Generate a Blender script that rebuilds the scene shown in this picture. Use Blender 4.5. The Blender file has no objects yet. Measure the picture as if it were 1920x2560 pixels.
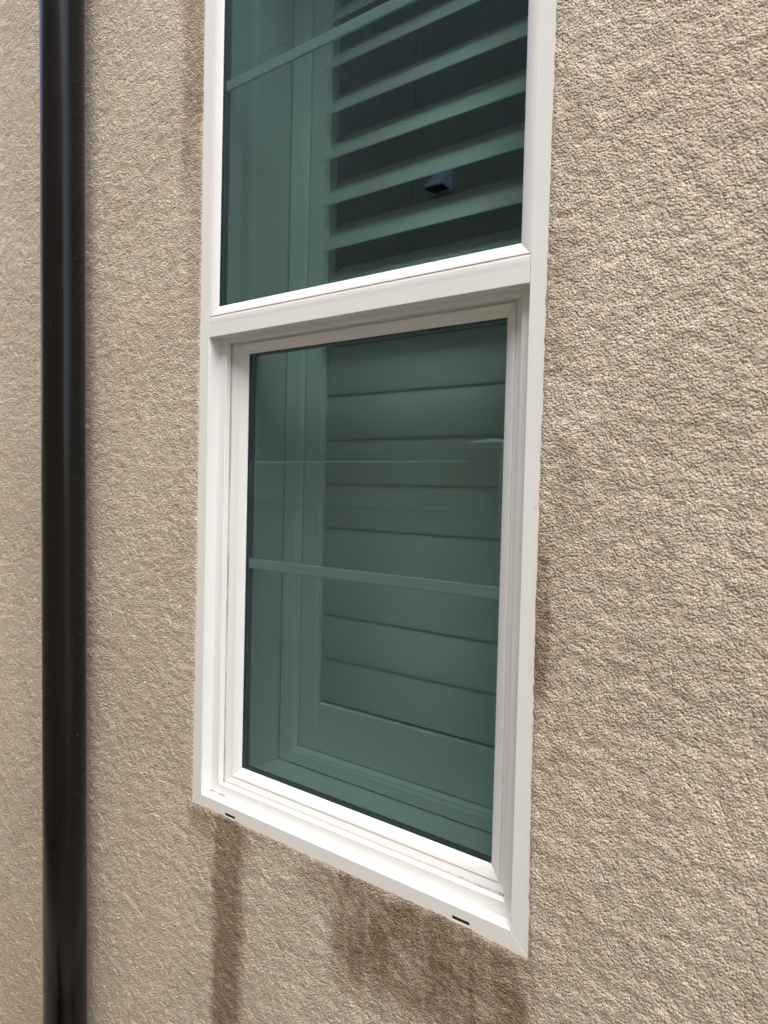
import bpy, bmesh, math, random
import numpy as np
from mathutils import Matrix, Vector

random.seed(7)
SC = bpy.context.scene
COL = SC.collection

# ------------------------------------------------------------------ camera
# wall plane y = 0, x runs right along the wall, z up, +y goes into the house
CAM = Vector((1.2271, -0.9531, 0.6374))
YAW, PITCH, ROLL = math.radians(38.648), math.radians(-1.754), math.radians(1.411)
fw = Vector((-math.sin(YAW) * math.cos(PITCH), math.cos(YAW) * math.cos(PITCH), math.sin(PITCH)))
rt = Vector((math.cos(YAW), math.sin(YAW), 0.0))
up = rt.cross(fw)
rt2 = rt * math.cos(ROLL) + up * math.sin(ROLL)
up2 = -rt * math.sin(ROLL) + up * math.cos(ROLL)
cam_d = bpy.data.cameras.new('camera')
cam = bpy.data.objects.new('camera', cam_d)
COL.objects.link(cam)
M = Matrix.Identity(4)
for i in range(3):
    M[i][0], M[i][1], M[i][2], M[i][3] = rt2[i], up2[i], -fw[i], CAM[i]
cam.matrix_world = M
cam_d.sensor_fit = 'VERTICAL'
cam_d.sensor_height = 36.0
cam_d.lens = 1852.1 / 2560 * 36.0
cam_d.clip_start = 0.02
cam_d.clip_end = 2000.0
cam_d.dof.use_dof = True
cam_d.dof.focus_distance = 1.85
cam_d.dof.aperture_fstop = 9.0
SC.camera = cam

# ------------------------------------------------------------------ light
SUN_EL, SUN_AZ = math.radians(64), math.radians(46)      # azimuth measured from +x towards -y
w = bpy.data.worlds.new('World')
SC.world = w
w.use_nodes = True
nt = w.node_tree
bg = nt.nodes['Background']
sky = nt.nodes.new('ShaderNodeTexSky')
sky.sky_type = 'NISHITA'
sky.sun_disc = False
sky.sun_elevation = SUN_EL
sky.sun_rotation = math.radians(90) + SUN_AZ
sky.air_density = 1.0
sky.dust_density = 4.0
sky.ozone_density = 1.0
nt.links.new(sky.outputs[0], bg.inputs[0])
bg.inputs[1].default_value = 0.15
sun_d = bpy.data.lights.new('sun', 'SUN')
sun_d.energy = 1.0
sun_d.angle = math.radians(40)
sun_d.color = (1.0, 0.99, 0.98)
sun = bpy.data.objects.new('sun', sun_d)
COL.objects.link(sun)
sdir = Vector((math.cos(SUN_EL) * math.cos(SUN_AZ), -math.cos(SUN_EL) * math.sin(SUN_AZ), math.sin(SUN_EL)))
sun.rotation_euler = (-sdir).to_track_quat('-Z', 'Y').to_euler()
sun.location = (2, -2, 8)

SC.view_settings.view_transform = 'Standard'
SC.view_settings.look = 'None'
SC.view_settings.gamma = 1.0
SC.view_settings.exposure = 1.5
SC.render.engine = 'CYCLES'
SC.cycles.max_bounces = 9
SC.cycles.diffuse_bounces = 5
SC.cycles.glossy_bounces = 5
SC.cycles.transparent_max_bounces = 16


# ------------------------------------------------------------------ node helpers
class NT:
    def __init__(self, name):
        self.m = bpy.data.materials.new(name)
        self.m.use_nodes = True
        self.t = self.m.node_tree
        self.p = self.t.nodes['Principled BSDF']
        self.out = self.t.nodes['Material Output']

    def n(self, kind, **kw):
        nd = self.t.nodes.new(kind)
        for k, v in kw.items():
            setattr(nd, k, v)
        return nd

    def l(self, a, b):
        self.t.links.new(a, b)

    def put(self, sock, v):
        if isinstance(v, (int, float)):
            sock.default_value = v
        elif isinstance(v, (tuple, list)):
            sock.default_value = tuple(v) + ((1.0,) if len(v) == 3 and sock.type == 'RGBA' else ())
        else:
            self.l(v, sock)

    def math(self, op, a, b=None, c=None):
        nd = self.n('ShaderNodeMath', operation=op)
        self.put(nd.inputs[0], a)
        if b is not None:
            self.put(nd.inputs[1], b)
        if c is not None:
            self.put(nd.inputs[2], c)
        return nd.outputs[0]

    def step(self, v, a, b, lo=0.0, hi=1.0):
        nd = self.n('ShaderNodeMapRange', interpolation_type='SMOOTHSTEP')
        self.put(nd.inputs[0], v)
        self.put(nd.inputs[1], a)
        self.put(nd.inputs[2], b)
        self.put(nd.inputs[3], lo)
        self.put(nd.inputs[4], hi)
        return nd.outputs[0]

    def noise(self, vec, scale, detail=2.0, rough=0.5):
        nd = self.n('ShaderNodeTexNoise')
        self.l(vec, nd.inputs['Vector'])
        nd.inputs['Scale'].default_value = scale
        nd.inputs['Detail'].default_value = detail
        nd.inputs['Roughness'].default_value = rough
        return nd.outputs[0]

    def mix(self, f, a, b, blend='MIX'):
        nd = self.n('ShaderNodeMix', data_type='RGBA', blend_type=blend)
        self.put(nd.inputs[0], f)
        self.put(nd.inputs[6], a)
        self.put(nd.inputs[7], b)
        return nd.outputs[2]

    def pos(self):
        g = self.n('ShaderNodeNewGeometry')
        s = self.n('ShaderNodeSeparateXYZ')
        self.l(g.outputs['Position'], s.inputs[0])
        return g.outputs['Position'], s.outputs[0], s.outputs[1], s.outputs[2]

    def bump(self, h, strength, dist):
        nd = self.n('ShaderNodeBump')
        nd.inputs['Strength'].default_value = strength
        nd.inputs['Distance'].default_value = dist
        self.l(h, nd.inputs['Height'])
        self.l(nd.outputs[0], self.p.inputs['Normal'])
        return nd

    def scaled(self, vec, s):
        nd = self.n('ShaderNodeMapping')
        self.l(vec, nd.inputs['Vector'])
        nd.inputs['Scale'].default_value = s
        return nd.outputs[0]


def simple(name, col, rough=0.5, var=0.06, scale=30, bump=0.0, bscale=200, metallic=0.0):
    k = NT(name)
    P, x, y, z = k.pos()
    nz = k.noise(P, scale, 3)
    lo = tuple(c * (1 - var) for c in col)
    hi = tuple(min(1, c * (1 + var)) for c in col)
    k.l(k.mix(nz, lo, hi), k.p.inputs['Base Color'])
    k.p.inputs['Roughness'].default_value = rough
    k.p.inputs['Metallic'].default_value = metallic
    if bump:
        k.bump(k.noise(P, bscale, 3), bump, 0.002)
    return k.m


# ------------------------------------------------------------------ materials
def mat_stucco(name, stains, coarse):
    k = NT(name)
    P, x, y, z = k.pos()
    n1 = k.noise(P, 3.0, 3)
    n2 = k.noise(P, 55 if coarse else 130, 3, 0.6)
    n1 = k.math('ADD', k.math('MULTIPLY', n1, 0.6), k.math('MULTIPLY', k.noise(P, 17, 3), 0.4))
    col = k.mix(k.step(n1, 0.36, 0.64), (0.520, 0.455, 0.360), (0.610, 0.545, 0.440))
    col = k.mix(k.step(n2, 0.35, 0.75), k.mix(0.30, col, (0.30, 0.245, 0.165)), col)
    if stains:
        wx = k.math('MULTIPLY_ADD', k.noise(k.scaled(P, (1, 1, 0.35)), 16, 3), 0.034, -0.017)
        xx = k.math('ADD', k.math('ADD', x, wx), k.math('MULTIPLY_ADD', k.noise(P, 70, 2), 0.022, -0.011))
        drip = k.step(k.noise(k.scaled(P, (1, 1, 0.10)), 34, 3, 0.6), 0.30, 0.62, 0.68, 1.0)
        blot = k.noise(P, 9, 4, 0.6)
        fine = k.noise(P, 60, 3, 0.6)

        def box(x0, x1, z0, z1, sx, sz, amt):
            a = k.math('MULTIPLY', k.step(xx, x0 - sx, x0 + sx), k.step(xx, x1 - sx, x1 + sx, 1, 0))
            b = k.math('MULTIPLY', k.step(z, z0 - sz, z0 + sz), k.step(z, z1 - sz, z1 + sz, 1, 0))
            return k.math('MULTIPLY', k.math('MULTIPLY', a, b), amt)
        ms = [
            box(0.046, 0.134, -1.6, -0.02, 0.016, 0.01, 0.82),           # streak under the left weep slot
            box(-0.035, 0.150, -0.085, 0.0, 0.02, 0.035, 0.60),          # spreading from the sill corner
            box(-0.035, 0.73, -0.040, 0.0, 0.02, 0.012, 0.42),           # damp line under the sill
            k.math('MULTIPLY', box(0.375, 0.75, -0.215, 0.02, 0.028, 0.05, 0.95), k.math('MULTIPLY', drip, k.step(blot, 0.25, 0.60, 0.35, 1.0))),
            box(0.30, 0.42, -0.10, 0.0, 0.04, 0.03, 0.45),
            k.math('MULTIPLY', box(0.595, 0.690, -0.165, 0.0, 0.03, 0.05, 1.0), drip),
            k.math('MULTIPLY', box(0.735, 0.800, 0.15, 1.15, 0.02, 0.12, 0.40), k.step(blot, 0.40, 0.66)),
            k.math('MULTIPLY', box(0.585, 0.747, -0.95, -0.06, 0.013, 0.03, 1.0), k.math('MULTIPLY', drip, k.step(blot, 0.25, 0.60, 0.4, 1.0))),
            k.math('MULTIPLY', box(0.730, 0.770, 0.34, 0.575, 0.009, 0.03, 0.8), k.step(blot, 0.30, 0.55, 0.3, 1.0)),
            k.math('MULTIPLY', box(0.735, 0.755, -0.1, 0.34, 0.009, 0.05, 0.5), k.step(blot, 0.35, 0.60)),
            k.math('MULTIPLY', box(-0.098, -0.02, 1.25, 2.0, 0.014, 0.10, 0.62), k.step(blot, 0.25, 0.55, 0.35, 1.0)),
            box(-0.070, -0.02, 0.95, 2.0, 0.015, 0.2, 0.30),
        ]
        tot = ms[0]
        for q in ms[1:]:
            tot = k.math('MAXIMUM', tot, q)
        tot = k.math('MULTIPLY', tot, k.step(fine, 0.2, 0.7, 0.78, 1.08))
        tot = k.math('MINIMUM', tot, 1.0)
        col = k.mix(tot, col, k.mix(1.0, col, (0.335, 0.265, 0.195), 'MULTIPLY'))
        # pale lime bloom beside the frame
        pale = k.math('MULTIPLY', box(0.752, 0.82, 0.72, 0.775, 0.02, 0.02, 0.55), k.step(blot, 0.35, 0.6))
        col = k.mix(pale, col, (0.72, 0.66, 0.55))
        pink = k.step(k.noise(P, 2.2, 2), 0.52, 0.72, 0, 0.30)
        col = k.mix(pink, col, (0.57, 0.465, 0.365))
    k.l(col, k.p.inputs['Base Color'])
    k.p.inputs['Roughness'].default_value = 0.82
    k.p.inputs['Specular IOR Level'].default_value = 0.35
    if coarse:
        h = k.math('ADD', k.noise(P, 95, 4, 0.55), k.math('MULTIPLY', k.noise(k.scaled(P, (0.7, 1, 1.2)), 40, 2), 2.2))
        k.bump(h, 1.0, 0.009)
    else:
        v = k.n('ShaderNodeTexVoronoi', feature='F1')
        k.l(P, v.inputs['Vector'])
        v.inputs['Scale'].default_value = 330
        dome = k.math('SUBTRACT', 1.0, k.math('MULTIPLY', v.outputs['Distance'], v.outputs['Distance']))
        rnd = k.n('ShaderNodeSeparateXYZ')
        k.l(v.outputs['Color'], rnd.inputs[0])
        dome = k.math('MULTIPLY', dome, k.math('MULTIPLY_ADD', rnd.outputs[0], 0.65, 0.35))      # grains of mixed size
        soft = k.step(k.noise(P, 48, 3, 0.65), 0.30, 0.66, 0.45, 1.3)       # trowelled patches are smoother
        hgt = k.math('ADD', k.math('MULTIPLY', dome, soft), k.math('MULTIPLY', k.noise(P, 105, 3, 0.65), 0.8))
        b1 = k.bump(hgt, 1.0, 0.0040)
        # sand grains differ in colour
        sp1 = k.noise(P, 430, 1)
        col = k.mix(k.step(sp1, 0.50, 0.72, 0.0, 0.7), col, k.mix(1.0, col, (1.38, 1.40, 1.45), 'MULTIPLY'))
        col = k.mix(k.step(sp1, 0.46, 0.28, 0.0, 0.62), col, k.mix(1.0, col, (0.55, 0.50, 0.43), 'MULTIPLY'))
        k.l(col, k.p.inputs['Base Color'])
        b1.inputs['Filter Width'].default_value = 0.4
    return k.m


def mat_vinyl():
    k = NT('white_vinyl')
    P, x, y, z = k.pos()
    n = k.noise(P, 6, 3)
    col = k.mix(n, (0.665, 0.677, 0.655), (0.715, 0.727, 0.705))
    fine = k.noise(P, 160, 4, 0.7)
    mid = k.noise(P, 28, 3, 0.6)

    def band(v, a, b, s):
        return k.math('MULTIPLY', k.step(v, a - s, a + s), k.step(v, b - s, b + s, 1, 0))
    # grime settled along the back of the sill ledge and in the corners
    g = k.math('MULTIPLY', band(z, 0.018, 0.0262, 0.0015), band(y, 0.0345, 0.050, 0.0015))
    gx = k.math('MAXIMUM', k.step(x, 0.48, 0.68, 0.12, 0.9), k.step(x, 0.03, 0.10, 1.0, 0.25))
    g = k.math('MULTIPLY', k.math('MULTIPLY', g, gx), k.step(fine, 0.40, 0.75))
    # grime where the first sill step meets the riser
    g2 = k.math('MULTIPLY', band(z, -0.004, 0.0022, 0.0008), band(y, 0.0205, 0.026, 0.001))
    g2 = k.math('MULTIPLY', k.math('MULTIPLY', g2, k.step(x, 0.02, 0.12, 1.0, 0.06)), k.step(mid, 0.42, 0.55))
    # dirt in the gap beside the sash
    g3 = k.math('MULTIPLY', band(x, 0.0235, 0.0285, 0.001), band(y, 0.036, 0.042, 0.001))
    g3 = k.math('MULTIPLY', g3, k.step(k.noise(k.scaled(P, (1, 1, 0.25)), 40, 4, 0.75), 0.35, 0.80))
    # scuffs on the outer edge of the right jamb, mortar smears all round
    sc = k.math('MULTIPLY', band(x, 0.7365, 0.7425, 0.0015), band(z, 0.38, 0.74, 0.05))
    sc = k.math('MULTIPLY', sc, k.step(k.noise(k.scaled(P, (2.2, 1, 0.35)), 90, 3, 0.7), 0.57, 0.63))
    sp = k.step(k.noise(P, 260, 1), 0.79, 0.82, 0, 0.5)
    dirt = k.math('MAXIMUM', k.math('MAXIMUM', g, g2), g3)
    col = k.mix(k.math('MULTIPLY', dirt, 0.7), col, (0.21, 0.165, 0.115))
    col = k.mix(k.math('MULTIPLY', sc, 0.6), col, (0.30, 0.30, 0.30))
    col = k.mix(sp, col, (0.45, 0.41, 0.35))
    k.l(col, k.p.inputs['Base Color'])
    k.l(k.step(n, 0.3, 0.7, 0.36, 0.42), k.p.inputs['Roughness'])
    return k.m


def mat_glass(name, tint, refl, ior=1.5):
    k = NT(name)
    k.t.nodes.remove(k.p)
    tr = k.n('ShaderNodeBsdfTransparent')
    tr.inputs[0].default_value = tint + (1,)
    gl = k.n('ShaderNodeBsdfGlossy')
    gl.inputs['Roughness'].default_value = 0.0
    gl.inputs['Color'].default_value = (0.58, 0.86, 1.0, 1)
    fr = k.n('ShaderNodeFresnel')
    gm = k.n('ShaderNodeNewGeometry')                      # same reflectance on the front and the back of the sheet
    k.l(k.step(gm.outputs['Backfacing'], 0.0, 1.0, ior, 1.0 / ior), fr.inputs[0])
    f = k.math('MULTIPLY', fr.outputs[0], refl)
    mx = k.n('ShaderNodeMixShader')
    k.l(f, mx.inputs[0])
    k.l(tr.outputs[0], mx.inputs[1])
    k.l(gl.outputs[0], mx.inputs[2])
    k.l(mx.outputs[0], k.out.inputs[0])
    return k.m


def mat_pipe():
    k = NT('dark_bronze_paint')
    P, x, y, z = k.pos()
    n = k.noise(P, 8, 3)
    col = k.mix(n, (0.0040, 0.0036, 0.0036), (0.0065, 0.0058, 0.0056))
    sp = k.step(k.noise(P, 330, 0), 0.765, 0.80)
    sp = k.math('MULTIPLY', sp, k.step(k.noise(P, 14, 2), 0.52, 0.66))
    col = k.mix(sp, col, (0.09, 0.085, 0.078))
    k.l(col, k.p.inputs['Base Color'])
    k.l(k.math('ADD', k.step(n, 0.3, 0.7, 0.19, 0.23), k.math('MULTIPLY', sp, 0.4)), k.p.inputs['Roughness'])
    k.p.inputs['Specular IOR Level'].default_value = 0.30
    return k.m


VINYL = mat_vinyl()
STUCCO = mat_stucco('beige_stucco', True, False)
STUCCO_FAR = mat_stucco('beige_stucco_plain', False, True)
GLASS = mat_glass('tinted_glass', (0.692, 0.785, 0.775), 1.6)
GLASS_IN = mat_glass('inner_glass', (0.925, 0.935, 0.93), 0.5)
SPACER = simple('spacer_black', (0.06, 0.065, 0.075), 0.4)
GRILLE = simple('grille_white', (0.52, 0.54, 0.53), 0.45, 0.03)
PAINT = simple('interior_white_paint', (0.70, 0.69, 0.67), 0.6, 0.04, 8, 0.05)
SHUT = simple('shutter_white', (0.78, 0.775, 0.755), 0.42, 0.03, 12)
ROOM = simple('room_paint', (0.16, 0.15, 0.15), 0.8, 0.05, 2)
PIPE = mat_pipe()
BLACK = simple('weep_shade_black', (0.008, 0.008, 0.008), 0.8)  # paints in the darkness inside the sill slots
FENCE = simple('fence_vinyl', (0.70, 0.66, 0.58), 0.45, 0.05, 5)
METAL = simple('galvanized_metal', (0.78, 0.80, 0.83), 0.35, 0.06, 25, 0.0, 200, 0.15)
DARK = simple('dark_metal', (0.03, 0.03, 0.03), 0.6)
GROUND = simple('side_yard_concrete', (0.22, 0.20, 0.17), 0.9, 0.15, 6, 0.4, 80)


# ------------------------------------------------------------------ object helpers
def link(name, me, mat, parent=None, bevel=0.0, seg=2):
    ob = bpy.data.objects.new(name, me)
    COL.objects.link(ob)
    if mat is not None and len(me.materials) == 0:
        me.materials.append(mat)
    if parent is not None:
        ob.parent = parent
    if bevel:
        b = ob.modifiers.new('bevel', 'BEVEL')
        b.width = bevel
        b.segments = seg
        b.limit_method = 'ANGLE'
        b.angle_limit = math.radians(38)
    return ob


def thing(name, label, cat, loc=(0, 0, 0), group=None):
    e = bpy.data.objects.new(name, None)
    e.empty_display_size = 0.05
    e.location = loc
    COL.objects.link(e)
    e['label'] = label
    e['category'] = cat
    if group:
        e['group'] = group
    e_inv[e.name] = Vector(loc)
    return e


e_inv = {}


def mesh_from(bm, name):
    bmesh.ops.recalc_face_normals(bm, faces=bm.faces[:])
    me = bpy.data.meshes.new(name)
    bm.to_mesh(me)
    bm.free()
    return me


def add_box(bm, x0, x1, y0, y1, z0, z1):
    v = [bm.verts.new(p) for p in ((x0, y0, z0), (x1, y0, z0), (x1, y1, z0), (x0, y1, z0),
                                   (x0, y0, z1), (x1, y0, z1), (x1, y1, z1), (x0, y1, z1))]
    for f in ((0, 1, 2, 3), (4, 5, 6, 7), (0, 1, 5, 4), (1, 2, 6, 5), (2, 3, 7, 6), (3, 0, 4, 7)):
        bm.faces.new([v[i] for i in f])


def box(name, x0, x1, y0, y1, z0, z1, mat, parent=None, bevel=0.0):
    bm = bmesh.new()
    add_box(bm, x0, x1, y0, y1, z0, z1)
    return link(name, mesh_from(bm, name), mat, parent, bevel)


def member_bm(bm, prof, rect, side, gap=0.0002):
    """Mitred length of a moulding: prof = [(s or (L,R,B,T), y)], rect = inner face rectangle."""
    x0, z0, x1, z1 = rect

    def S(s, i):
        return s[i] if isinstance(s, tuple) else s
    A, B = [], []
    for s, y in prof:
        l, r, b, t = (S(s, i) for i in range(4))
        xl, xr, zb, zt = x0 + l, x1 - r, z0 + b, z1 - t
        if side == 'L':
            A.append((xl, y, zb + gap)); B.append((xl, y, zt - gap))
        elif side == 'R':
            A.append((xr, y, zb + gap)); B.append((xr, y, zt - gap))
        elif side == 'B':
            A.append((xl + gap, y, zb)); B.append((xr - gap, y, zb))
        else:
            A.append((xl + gap, y, zt)); B.append((xr - gap, y, zt))
    va = [bm.verts.new(p) for p in A]
    vb = [bm.verts.new(p) for p in B]
    n = len(va)
    for i in range(n):
        j = (i + 1) % n
        bm.faces.new((va[i], va[j], vb[j], vb[i]))
    bm.faces.new(va[::-1])
    bm.faces.new(vb)


def member(name, prof, rect, side, mat, parent, bevel=0.0005, gap=0.0002):
    bm = bmesh.new()
    member_bm(bm, prof, rect, side, gap)
    return link(name, mesh_from(bm, name), mat, parent, bevel)


def ring(name, prof, rect, mat, parent, bevel=0.0005, gap=0.0002):
    bm = bmesh.new()
    for sd in 'LRBT':
        member_bm(bm, prof, rect, sd, gap)
    return link(name, mesh_from(bm, name), mat, parent, bevel)


# ------------------------------------------------------------------ dimensions
W, ZT0, ZT1, ZTOP = 0.720, 0.9361, 0.9768, 1.905
RECT = (0.0, 0.0, W, ZTOP)
LOW = (0.0, 0.0, W, ZT0)
UPP = (0.0, ZT1, W, ZTOP)
GZ = -1.08                                   # ground level
WX0, WX1, WZ1 = -9.0, 5.5, 5.3

# ------------------------------------------------------------------ ground
gr = box('ground', -60, 60, -60, 60, GZ - 0.3, GZ, GROUND)
gr['kind'] = 'structure'

# ------------------------------------------------------------------ stucco wall of the house


def perlin(x, y, seed):
    xi = np.floor(x).astype(np.int64)
    yi = np.floor(y).astype(np.int64)
    xf, yf = x - xi, y - yi
    u = xf * xf * xf * (xf * (xf * 6 - 15) + 10)
    v = yf * yf * yf * (yf * (yf * 6 - 15) + 10)

    def g(ix, iy, dx, dy):
        h = (ix * 374761393 + iy * 668265263 + seed * 974634777) & 0xFFFFFFFF
        h = ((h ^ (h >> 13)) * 1274126177) & 0xFFFFFFFF
        h = h ^ (h >> 16)
        a = (h & 0xFFFF) * (2 * math.pi / 65536.0)
        return np.cos(a) * dx + np.sin(a) * dy
    n00 = g(xi, yi, xf, yf)
    n10 = g(xi + 1, yi, xf - 1, yf)
    n01 = g(xi, yi + 1, xf, yf - 1)
    n11 = g(xi + 1, yi + 1, xf - 1, yf - 1)
    return (n00 * (1 - u) + n10 * u) * (1 - v) + (n01 * (1 - u) + n11 * u) * v


def stucco_height(X, Z):
    wx = X + 0.004 * perlin(X / 0.03, Z / 0.03, 3)
    wz = Z + 0.004 * perlin(X / 0.03, Z / 0.03, 4)
    a = perlin(wx / 0.0085, wz / 0.0072, 11)
    b = perlin(wx / 0.0150, wz / 0.0115, 12)
    c = perlin(wx / 0.034, wz / 0.026, 13)
    d = perlin(X / 0.19, Z / 0.17, 14)
    lump = 1.0 - np.abs(a) * 1.9                     # rounded ridges with pits
    h = 0.0005 * a + 0.0010 * b + 0.0015 * c + 0.0010 * d
    return h


house = thing('house_wall', 'beige textured stucco wall around the white window', 'wall', (0, 0, GZ))


def kid(o, parent):
    o.parent = parent
    o.matrix_parent_inverse = Matrix.Translation(-e_inv[parent.name])
    return o


X0, X1, Z0, Z1 = -1.06, 1.18, -1.02, 2.06
ux = np.linspace(0, 1, 900)
xs = X0 + (X1 - X0) * (1.22 * ux - 0.22 * ux * ux) / 1.0          # denser towards the camera side
zs = np.linspace(Z0, Z1, 1300)
XX, ZZ = np.meshgrid(xs, zs)
HH = stucco_height(XX, ZZ)
# visible width of the frame face on each side (where the stucco laps on to it)
sl = np.interp(ZZ, [-.03, .3, .65, 1.2, 1.9], [.0285, .0265, .0262, .0290, .0325])
sr = np.interp(ZZ, [-.03, .15, .486, .9, 1.3, 1.9], [.0292, .0262, .0236, .0252, .0272, .029])
sb = np.interp(XX, [-.03, .03, .09, .3, .6, .655, .675, .75], [.0245, .0235, .0240, .0262, .0243, .0243, .0285, .0292])
st = np.full_like(XX, .029)
dist = np.maximum(np.maximum(-sl - XX, XX - (W + sr)), np.maximum(-sb - ZZ, ZZ - (ZTOP + st)))   # >0 outside
dist = dist + 0.0016 * perlin(XX / 0.011, ZZ / 0.011, 21) + 0.0012 * perlin(XX / 0.05, ZZ / 0.05, 22)
ramp = np.clip(dist / 0.007, -1.2, 1.0)
base = np.where(ramp > 0, 0.0022 * ramp ** 0.6, 0.006 * ramp)
YY = -(base + HH * np.clip((dist + 0.002) / 0.010, 0.12, 1.0)) + 0.0004
nz_, nx_ = XX.shape
co = np.stack([XX, YY, ZZ - 0.0], -1).reshape(-1, 3)
idx = np.arange(nz_ * nx_).reshape(nz_, nx_)
q = np.stack([idx[:-1, :-1], idx[:-1, 1:], idx[1:, 1:], idx[1:, :-1]], -1)
keep = ~((dist[:-1, :-1] < -0.008) & (dist[1:, 1:] < -0.008) & (dist[:-1, 1:] < -0.008) & (dist[1:, :-1] < -0.008))
q = q[keep]
me = bpy.data.meshes.new('stucco_coat')
me.vertices.add(len(co))
me.vertices.foreach_set('co', co.astype(np.float32).ravel())
me.loops.add(len(q) * 4)
me.loops.foreach_set('vertex_index', q.astype(np.int32).ravel())
me.polygons.add(len(q))
me.polygons.foreach_set('loop_start', (np.arange(len(q)) * 4).astype(np.int32))
me.polygons.foreach_set('loop_total', np.full(len(q), 4, np.int32))
me.polygons.foreach_set('use_smooth', np.ones(len(q), bool))
me.update(calc_edges=True)
kid(link('stucco_coat', me, STUCCO), house)

# the rest of the wall: plain stucco beyond the detailed field, and the core behind it
bm = bmesh.new()
add_box(bm, WX0, X0, -0.0022, 0.0078, GZ, WZ1)
add_box(bm, X1, WX1, -0.0022, 0.0078, GZ, WZ1)
add_box(bm, X0, X1, -0.0022, 0.0078, GZ, Z0)
add_box(bm, X0, X1, -0.0022, 0.0078, Z1, WZ1)
kid(link('plain_stucco', mesh_from(bm, 'plain_stucco'), STUCCO_FAR), house)
bm = bmesh.new()
o_ = 0.031
add_box(bm, WX0, -o_, 0.0082, 0.19, GZ, WZ1)
add_box(bm, W + o_, WX1, 0.0082, 0.19, GZ, WZ1)
add_box(bm, -o_, W + o_, 0.0082, 0.19, GZ, -o_)
add_box(bm, -o_, W + o_, 0.0082, 0.19, ZTOP + o_, WZ1)
kid(link('wall_core', mesh_from(bm, 'wall_core'), PAINT), house)
# painted drywall returns lining the opening on the room side
kid(ring('drywall_return', [(-0.0305, 0.0905), (0.030, 0.0905), (0.030, 0.1895), (-0.0305, 0.1895)], RECT, PAINT, None, 0.001), house)

# dim room behind the shutters
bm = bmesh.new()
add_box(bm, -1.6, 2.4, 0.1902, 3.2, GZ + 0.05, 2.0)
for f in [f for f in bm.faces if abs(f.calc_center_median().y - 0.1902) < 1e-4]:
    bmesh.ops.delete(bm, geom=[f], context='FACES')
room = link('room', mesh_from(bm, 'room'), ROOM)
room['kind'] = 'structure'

# ------------------------------------------------------------------ the window
win = thing('window', 'white vinyl single hung window with green tinted glass', 'window', (W / 2, 0, 0))


def K(o):
    return kid(o, win)


def sub(o, parent):
    o.parent = parent
    return o


FR = [(-0.036, 0.0), (0.0, 0.0), (0.0, 0.0016), (-0.0009, 0.0018), (-0.0009, 0.0028), (0.0004, 0.0030),
      (0.0012, 0.030), (0.0012, 0.090), (-0.036, 0.090)]
FR_B = [(-0.036, 0.0), (-0.0004, 0.0), (0.0, 0.0012), (-0.0012, 0.024), (-0.0012, 0.090), (-0.036, 0.090)]
K(member('jamb', FR, RECT, 'L', VINYL, None, 0.0007))
K(member('jamb', FR, RECT, 'R', VINYL, None, 0.0007))
K(member('head', FR, RECT, 'T', VINYL, None, 0.0007))
K(member('sill', FR_B, RECT, 'B', VINYL, None, 0.0012))

# meeting rail between the fixed light and the sash
bm = bmesh.new()
pr = [(0.0006, ZT0), (0.0005, ZT0 + 0.024), (0.0002, ZT0 + 0.031), (0.0003, ZT0 + 0.0365), (0.0008, ZT1 - 0.0010), (0.0016, ZT1),
      (0.060, ZT1), (0.060, ZT0), (0.024, ZT0)]
va = [bm.verts.new((0.0008, y, z)) for y, z in pr]
vb = [bm.verts.new((W - 0.0008, y, z)) for y, z in pr]
for i in range(len(pr)):
    j = (i + 1) % len(pr)
    bm.faces.new((va[i], va[j], vb[j], vb[i]))
bm.faces.new(va)
bm.faces.new(vb)
K(link('meeting_rail', mesh_from(bm, 'meeting_rail'), VINYL, None, 0.0006))

# track round the lower opening
lip = (0.0255, 0.0255, 0.0218, 0.0090)
lip2 = tuple(v - 0.004 for v in lip)
TR = [(-0.002, 0.0243), (tuple(v - 0.0008 for v in lip), 0.0246), (lip, 0.0256), (lip, 0.0370), (lip2, 0.0374), (lip2, 0.060), (-0.002, 0.060)]
for sd in 'LRBT':
    K(member('screen_track', TR, LOW, sd, VINYL, None, 0.0006))

# lower sash
sj = (0.0445, 0.0430, 0.0368, 0.0118)
sg = (0.0645, 0.0635, 0.0565, 0.0315)


def off(t, d):
    return tuple(v + d for v in t)


s_out = (0.0185, 0.0185, 0.0150, 0.0020)
sash = K(ring('sash', [(s_out, 0.0392), (off(s_out, 0.009), 0.0392), (off(sj, -0.008), 0.0400), (off(sj, -0.003), 0.0412), (sj, 0.0418), (sj, 0.0448),
                       (off(sg, -0.011), 0.0448), (off(sg, -0.011), 0.0722), (sg, 0.0722), (sg, 0.080), (s_out, 0.080)],
              LOW, VINYL, None, 0.0005))
BD = [(off(sj, 0.0005), 0.0414), (off(sj, 0.0015), 0.0408), (off(sj, 0.007), 0.0426), (off(sj, 0.014), 0.0462), (off(sg, -0.0006), 0.0502),
      (sg, 0.0510), (sg, 0.0527), (off(sg, -0.010), 0.0527), (off(sg, -0.010), 0.0446), (off(sj, 0.0005), 0.0446)]


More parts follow.
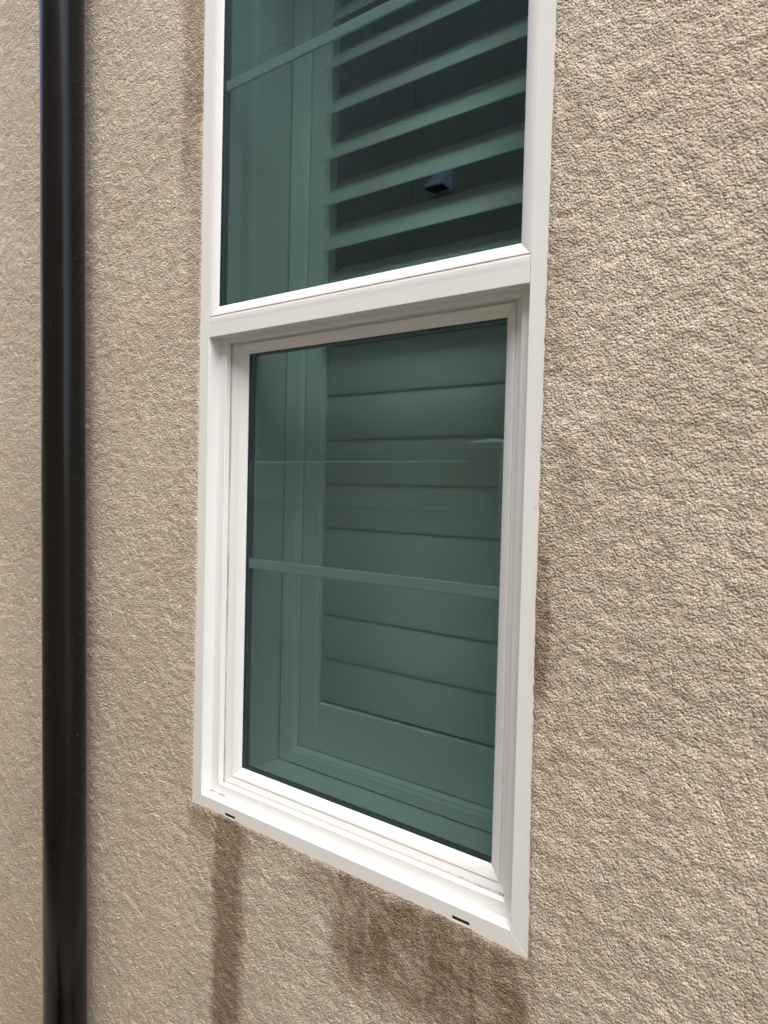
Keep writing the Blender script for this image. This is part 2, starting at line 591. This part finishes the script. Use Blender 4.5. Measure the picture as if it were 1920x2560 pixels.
def glazing(parent_fn, rect, g, y, gz):
    x0, z0, x1, z1 = rect
    l, r, b, t = g

    def bx(name, d, ya, yb, mat, bev=0.0):
        return parent_fn(box(name, x0 + l - d, x1 - r + d, ya, yb, z0 + b - d, z1 - t + d, mat, None, bev))
    bx('pane', 0.009, y, y + 0.003, GLASS)
    bx('pane', 0.009, y + 0.0145, y + 0.0175, GLASS_IN)
    parent_fn(ring('spacer', [(off(g, -0.008), y + 0.0032), (off(g, 0.0022), y + 0.0032), (off(g, 0.0022), y + 0.0072), (off(g, 0.0010), y + 0.0076),
                              (off(g, 0.0010), y + 0.0094), (off(g, 0.0026), y + 0.0098), (off(g, 0.0026), y + 0.0143), (off(g, -0.008), y + 0.0143)],
                   rect, SPACER, None, 0))
    parent_fn(box('grille_bar', x0 + l + 0.001, x1 - r - 0.001, y + 0.0060, y + 0.0110, gz - 0.0100, gz + 0.0100, GRILLE, None, 0.0012))


def to_sash(o):
    o.parent = sash
    o.matrix_parent_inverse = Matrix.Identity(4)
    return o


for sd in 'LRBT':
    to_sash(member('glazing_bead', BD, LOW, sd, VINYL, None, 0.0005, 0.0003))
glazing(to_sash, LOW, sg, 0.0530, 0.4790)

# fixed light above
ug = (0.0200, 0.0200, 0.0200, 0.0200)
BU = [(0.0004, 0.0010), (0.0016, 0.0004), (0.0080, 0.0018), (0.0145, 0.0044), (0.0194, 0.0072), (0.0200, 0.0080), (0.0200, 0.0092),
      (0.0090, 0.0092), (0.0090, 0.0120), (0.0004, 0.0120)]
BU = [(tuple([s] * 4), y) for s, y in BU]
for sd in 'LRBT':
    K(member('glazing_bead', BU, UPP, sd, VINYL, None, 0.0005, 0.0003))
glazing(K, UPP, ug, 0.0095, 1.4355)
K(ring('inner_stop', [(-0.0005, 0.0285), (0.0200, 0.0285), (0.0200, 0.0600), (-0.0005, 0.0600)], UPP, VINYL, None, 0.0008))

# weep slots: openings cut through the sill face, a black block in each stands for the shade inside
sill_ob = [o for o in win.children if o.name.startswith('sill')][0]
bm = bmesh.new()
for (a, b) in ((0.0760, 0.1075), (0.6185, 0.6503)):
    add_box(bm, a, b, -0.004, 0.016, -0.0226, -0.0164)
cut = link('cut', mesh_from(bm, 'cut'), None)
bo = sill_ob.modifiers.new('slots', 'BOOLEAN')
bo.operation = 'DIFFERENCE'
bo.object = cut
bpy.context.view_layer.update()
dg = bpy.context.evaluated_depsgraph_get()
new = bpy.data.meshes.new_from_object(sill_ob.evaluated_get(dg))
sill_ob.modifiers.clear()
sill_ob.data = new
bpy.data.objects.remove(cut)
for (a, b) in ((0.0760, 0.1075), (0.6185, 0.6503)):
    K(box('weep_slot_shade', a + 0.0002, b - 0.0002, 0.0012, 0.0155, -0.0224, -0.0166, BLACK))

# ------------------------------------------------------------------ plantation shutter inside
sh = thing('plantation_shutter', 'white louvered plantation shutter behind the green tinted glass', 'shutter', (W / 2, 0.2, 0.03))


def KS(o):
    return kid(o, sh)


so = (0.0338, 0.0338, 0.0325, 0.0325)
si = (0.0820, 0.0500, 0.0695, 0.0695)
SF = [(so, 0.1860), (off(si, -0.014), 0.1860), (off(si, -0.011), 0.1885), (off(si, -0.006), 0.1895), (si, 0.1945), (si, 0.212), (so, 0.212)]
for sd in 'LRBT':
    KS(member('frame_side', SF, RECT, sd, SHUT, None, 0.0008, 0.0003))
PX0, PX1 = 0.0845, W - 0.0515
SX0, SX1 = 0.1385, W - 0.1065
PZ0, PZ1 = 0.0712, ZTOP - 0.0712
for a, b in ((PX0, SX0), (SX1, PX1)):
    bm = bmesh.new()
    inner = a == PX0
    pts = [(a, .1955), (b - .008, .1955), (b - .008, .1985), (b, .1985), (b, .2225), (a, .2225)] if inner else \
          [(b, .1955), (a + .008, .1955), (a + .008, .1985), (a, .1985), (a, .2225), (b, .2225)]
    va = [bm.verts.new((x, y, PZ0)) for x, y in pts]
    vb = [bm.verts.new((x, y, PZ1)) for x, y in pts]
    for i in range(6):
        j = (i + 1) % 6
        bm.faces.new((va[i], va[j], vb[j], vb[i]))
    bm.faces.new(va)
    bm.faces.new(vb)
    KS(link('stile', mesh_from(bm, 'stile'), SHUT, None, 0.0015))
KS(box('rail', SX0 + 0.0006, SX1 - 0.0006, 0.1962, 0.2220, PZ0, 0.1765, SHUT, None, 0.002))
LZ0, LSP, LN = 0.2330, 0.0930, 18
KS(box('rail', SX0 + 0.0006, SX1 - 0.0006, 0.1962, 0.2220, LZ0 + LSP * (LN - 1) + 0.053, PZ1, SHUT, None, 0.002))
# louver: flat ellipse in section with a pivot pin at each end
bm = bmesh.new()
n = 20
LX = (SX1 - SX0) / 2 - 0.0022
secs = []
for xx_ in (-LX, LX):
    secs.append([bm.verts.new((xx_, 0.0056 * math.sin(t) * (1 - 0.25 * abs(math.cos(t))), 0.0520 * math.cos(t)))
                 for t in (2 * math.pi * i / n for i in range(n))])
for i in range(n):
    j = (i + 1) % n
    f = bm.faces.new((secs[0][i], secs[0][j], secs[1][j], secs[1][i]))
    f.smooth = True
bm.faces.new(secs[0])
bm.faces.new(secs[1])
for xa, xb in ((-LX - 0.0018, -LX + 0.001), (LX - 0.001, LX + 0.0018)):
    add_box(bm, xa, xb, -0.003, 0.003, -0.003, 0.003)
lm = mesh_from(bm, 'louver')
lm.materials.append(SHUT)
lv_rng = random.Random(5)
for i in range(LN):
    o = link('louver', lm, None)
    zc = LZ0 + LSP * i
    if i < 8:
        ang = math.radians(3.6 + lv_rng.uniform(-0.4, 0.4))      # closed, foot of the blade towards the glass
        yc = 0.2085
    else:
        ang = math.radians(40.5 + lv_rng.uniform(-0.6, 0.6))     # tilted open
        yc = 0.2095
        zc += 0.004
    # z axis of the blade leans inwards (top towards the room)
    o.matrix_world = Matrix.Translation(((SX0 + SX1) / 2, yc, zc)) @ Matrix.Rotation(-ang, 4, 'X')
    KS(o)

# ------------------------------------------------------------------ downspout
dsp = thing('downspout', 'dark bronze round downspout pipe left of the window', 'downspout', (-0.405, -0.07, GZ))
T0, T1 = Vector((-0.4120, -0.0650, -0.62)), Vector((-0.4700, -0.0700, 1.76))
ax = (T1 - T0) / (T1.z - T0.z)


def pipe_pt(z):
    return T0 + ax * (z - T0.z)


PR = 0.0482


def tube(name, path, rad, mat, seg=64, cap=True):
    bm = bmesh.new()
    rings = []
    for i, p in enumerate(path):
        a = path[max(0, i - 1)]
        b = path[min(len(path) - 1, i + 1)]
        d = (b - a).normalized()
        s1 = d.cross(Vector((0, 1, 0) if abs(d.y) < 0.9 else (1, 0, 0))).normalized()
        s2 = d.cross(s1)
        rings.append([bm.verts.new(p + (s1 * math.cos(t) + s2 * math.sin(t)) * rad) for t in (2 * math.pi * k / seg for k in range(seg))])
    for r0, r1 in zip(rings, rings[1:]):
        for k in range(seg):
            f = bm.faces.new((r0[k], r0[(k + 1) % seg], r1[(k + 1) % seg], r1[k]))
            f.smooth = True
    if cap:
        bm.faces.new(rings[0])
        bm.faces.new(rings[-1])
    return link(name, mesh_from(bm, name), mat)


kid(tube('pipe', [pipe_pt(z) for z in (-0.86, 0.0, 1.0, 2.0, 3.2, WZ1)], PR, PIPE), dsp)
e0 = pipe_pt(-0.87)
kid(tube('elbow', [e0 + Vector((0, 0, 0.05)), e0, e0 + Vector((0, -0.02, -0.06)), e0 + Vector((0, -0.07, -0.11)), e0 + Vector((0, -0.16, -0.145)), e0 + Vector((0, -0.26, -0.15))], PR * 1.03, PIPE), dsp)
for zc in (-0.80, 2.35, 4.6):
    c = pipe_pt(zc)
    bm = bmesh.new()
    add_box(bm, c.x - 0.085, c.x + 0.085, -0.012, -0.0045, zc - 0.016, zc + 0.016)
    add_box(bm, c.x - 0.052, c.x - 0.0475, c.y, -0.0125, zc - 0.016, zc + 0.016)
    add_box(bm, c.x + 0.0475, c.x + 0.052, c.y, -0.0125, zc - 0.016, zc + 0.016)
    kid(link('strap', mesh_from(bm, 'strap'), PIPE), dsp)

# ------------------------------------------------------------------ across the side yard: fence and neighbour's wall (seen mirrored in the panes)
FY = -1.20
fence = thing('vinyl_fence', 'tan vinyl privacy fence mirrored in the lower pane', 'fence', (-0.135, FY - 0.06, GZ))


def KF(o):
    return kid(o, fence)


posts = [-0.1355 - 2.4, -0.1355, -0.1355 + 2.4]
for px in posts:
    p = KF(box('post', px - 0.0635, px + 0.0635, FY - 0.127, FY, GZ, 0.785, FENCE, None, 0.004))
    bm = bmesh.new()
    a = 0.071
    yc = FY - 0.0635
    add_box(bm, px - a, px + a, yc - a, yc + a, 0.7855, 0.812)
    top = [bm.verts.new((px + sx * a, yc + sy * a, 0.8121)) for sx, sy in ((-1, -1), (1, -1), (1, 1), (-1, 1))]
    apx = bm.verts.new((px, yc, 0.832))
    for i in range(4):
        bm.faces.new((top[i], top[(i + 1) % 4], apx))
    c = link('post_cap', mesh_from(bm, 'post_cap'), FENCE)
    c.parent = p
bays = [(-4.9, posts[0] - 0.0635), (posts[0] + 0.0635, posts[1] - 0.0635), (posts[1] + 0.0635, posts[2] - 0.0635)]
for a, b in bays:
    KF(box('rail', a, b, FY - 0.089, FY - 0.038, 0.560, 0.750, FENCE, None, 0.007))
    KF(box('rail', a, b, FY - 0.089, FY - 0.038, GZ + 0.06, GZ + 0.24, FENCE, None, 0.003))
    KF(box('panel', a, b, FY - 0.075, FY - 0.053, GZ + 0.235, 0.565, FENCE))

NY = -3.10
nb = thing('neighbour_wall', 'beige stucco wall of the house opposite, mirrored in the panes', 'wall', (-1.5, NY, GZ))
VX, HZ = -1.856, 4.110
g = 0.0035
for (a, b, c, d) in ((WX0, VX - g, GZ, HZ - g), (VX + g, WX1, GZ, HZ - g), (WX0, VX - g, HZ + g, WZ1 - 0.5), (VX + g, WX1, HZ + g, WZ1 - 0.5)):
    kid(box('stucco_panel', a, b, NY - 0.02, NY, c, d, STUCCO_FAR, None, 0.002), nb)
kid(box('wall_core', WX0, WX1, NY - 0.20, NY - 0.0205, GZ, WZ1 - 0.5, STUCCO_FAR), nb)

# vent hood on that wall
vh = thing('vent_hood', 'small grey sloped vent hood mirrored in the upper pane', 'vent', (-1.61, NY, 2.60))
hx0, hx1, hz0, hz1, dp = -1.681, -1.539, 2.612, 2.730, 0.115


def KV(o):
    return kid(o, vh)


KV(box('flange', hx0 - 0.012, hx1 + 0.012, NY + 0.0005, NY + 0.005, hz0 - 0.012, hz1 + 0.010, METAL))
bm = bmesh.new()
t = 0.003
zf = hz0 + 0.002
# sloped top and two cheeks, open underneath
def slab(p, nrm):
    v0 = [bm.verts.new(Vector(q)) for q in p]
    v1 = [bm.verts.new(Vector(q) + Vector(nrm) * t) for q in p]
    m_ = len(p)
    bm.faces.new(v0)
    bm.faces.new(v1)
    for i in range(m_):
        j = (i + 1) % m_
        bm.faces.new((v0[i], v0[j], v1[j], v1[i]))


y0_, y1_ = NY + 0.0055, NY + dp
slab([(hx0, y0_, hz1), (hx1, y0_, hz1), (hx1, y1_, zf), (hx0, y1_, zf)], (0, -0.7, -0.7))
slab([(hx0, y0_, hz1 - .002), (hx0, y1_ - .002, zf), (hx0, y0_, hz0)], (1, 0, 0))
slab([(hx1, y0_, hz1 - .002), (hx1, y1_ - .002, zf), (hx1, y0_, hz0)], (-1, 0, 0))
KV(link('hood', mesh_from(bm, 'hood'), METAL))
KV(box('damper', hx0 + 0.006, hx1 - 0.006, NY + 0.0065, NY + 0.100, hz0 - 0.002, hz0 + 0.0005, DARK))
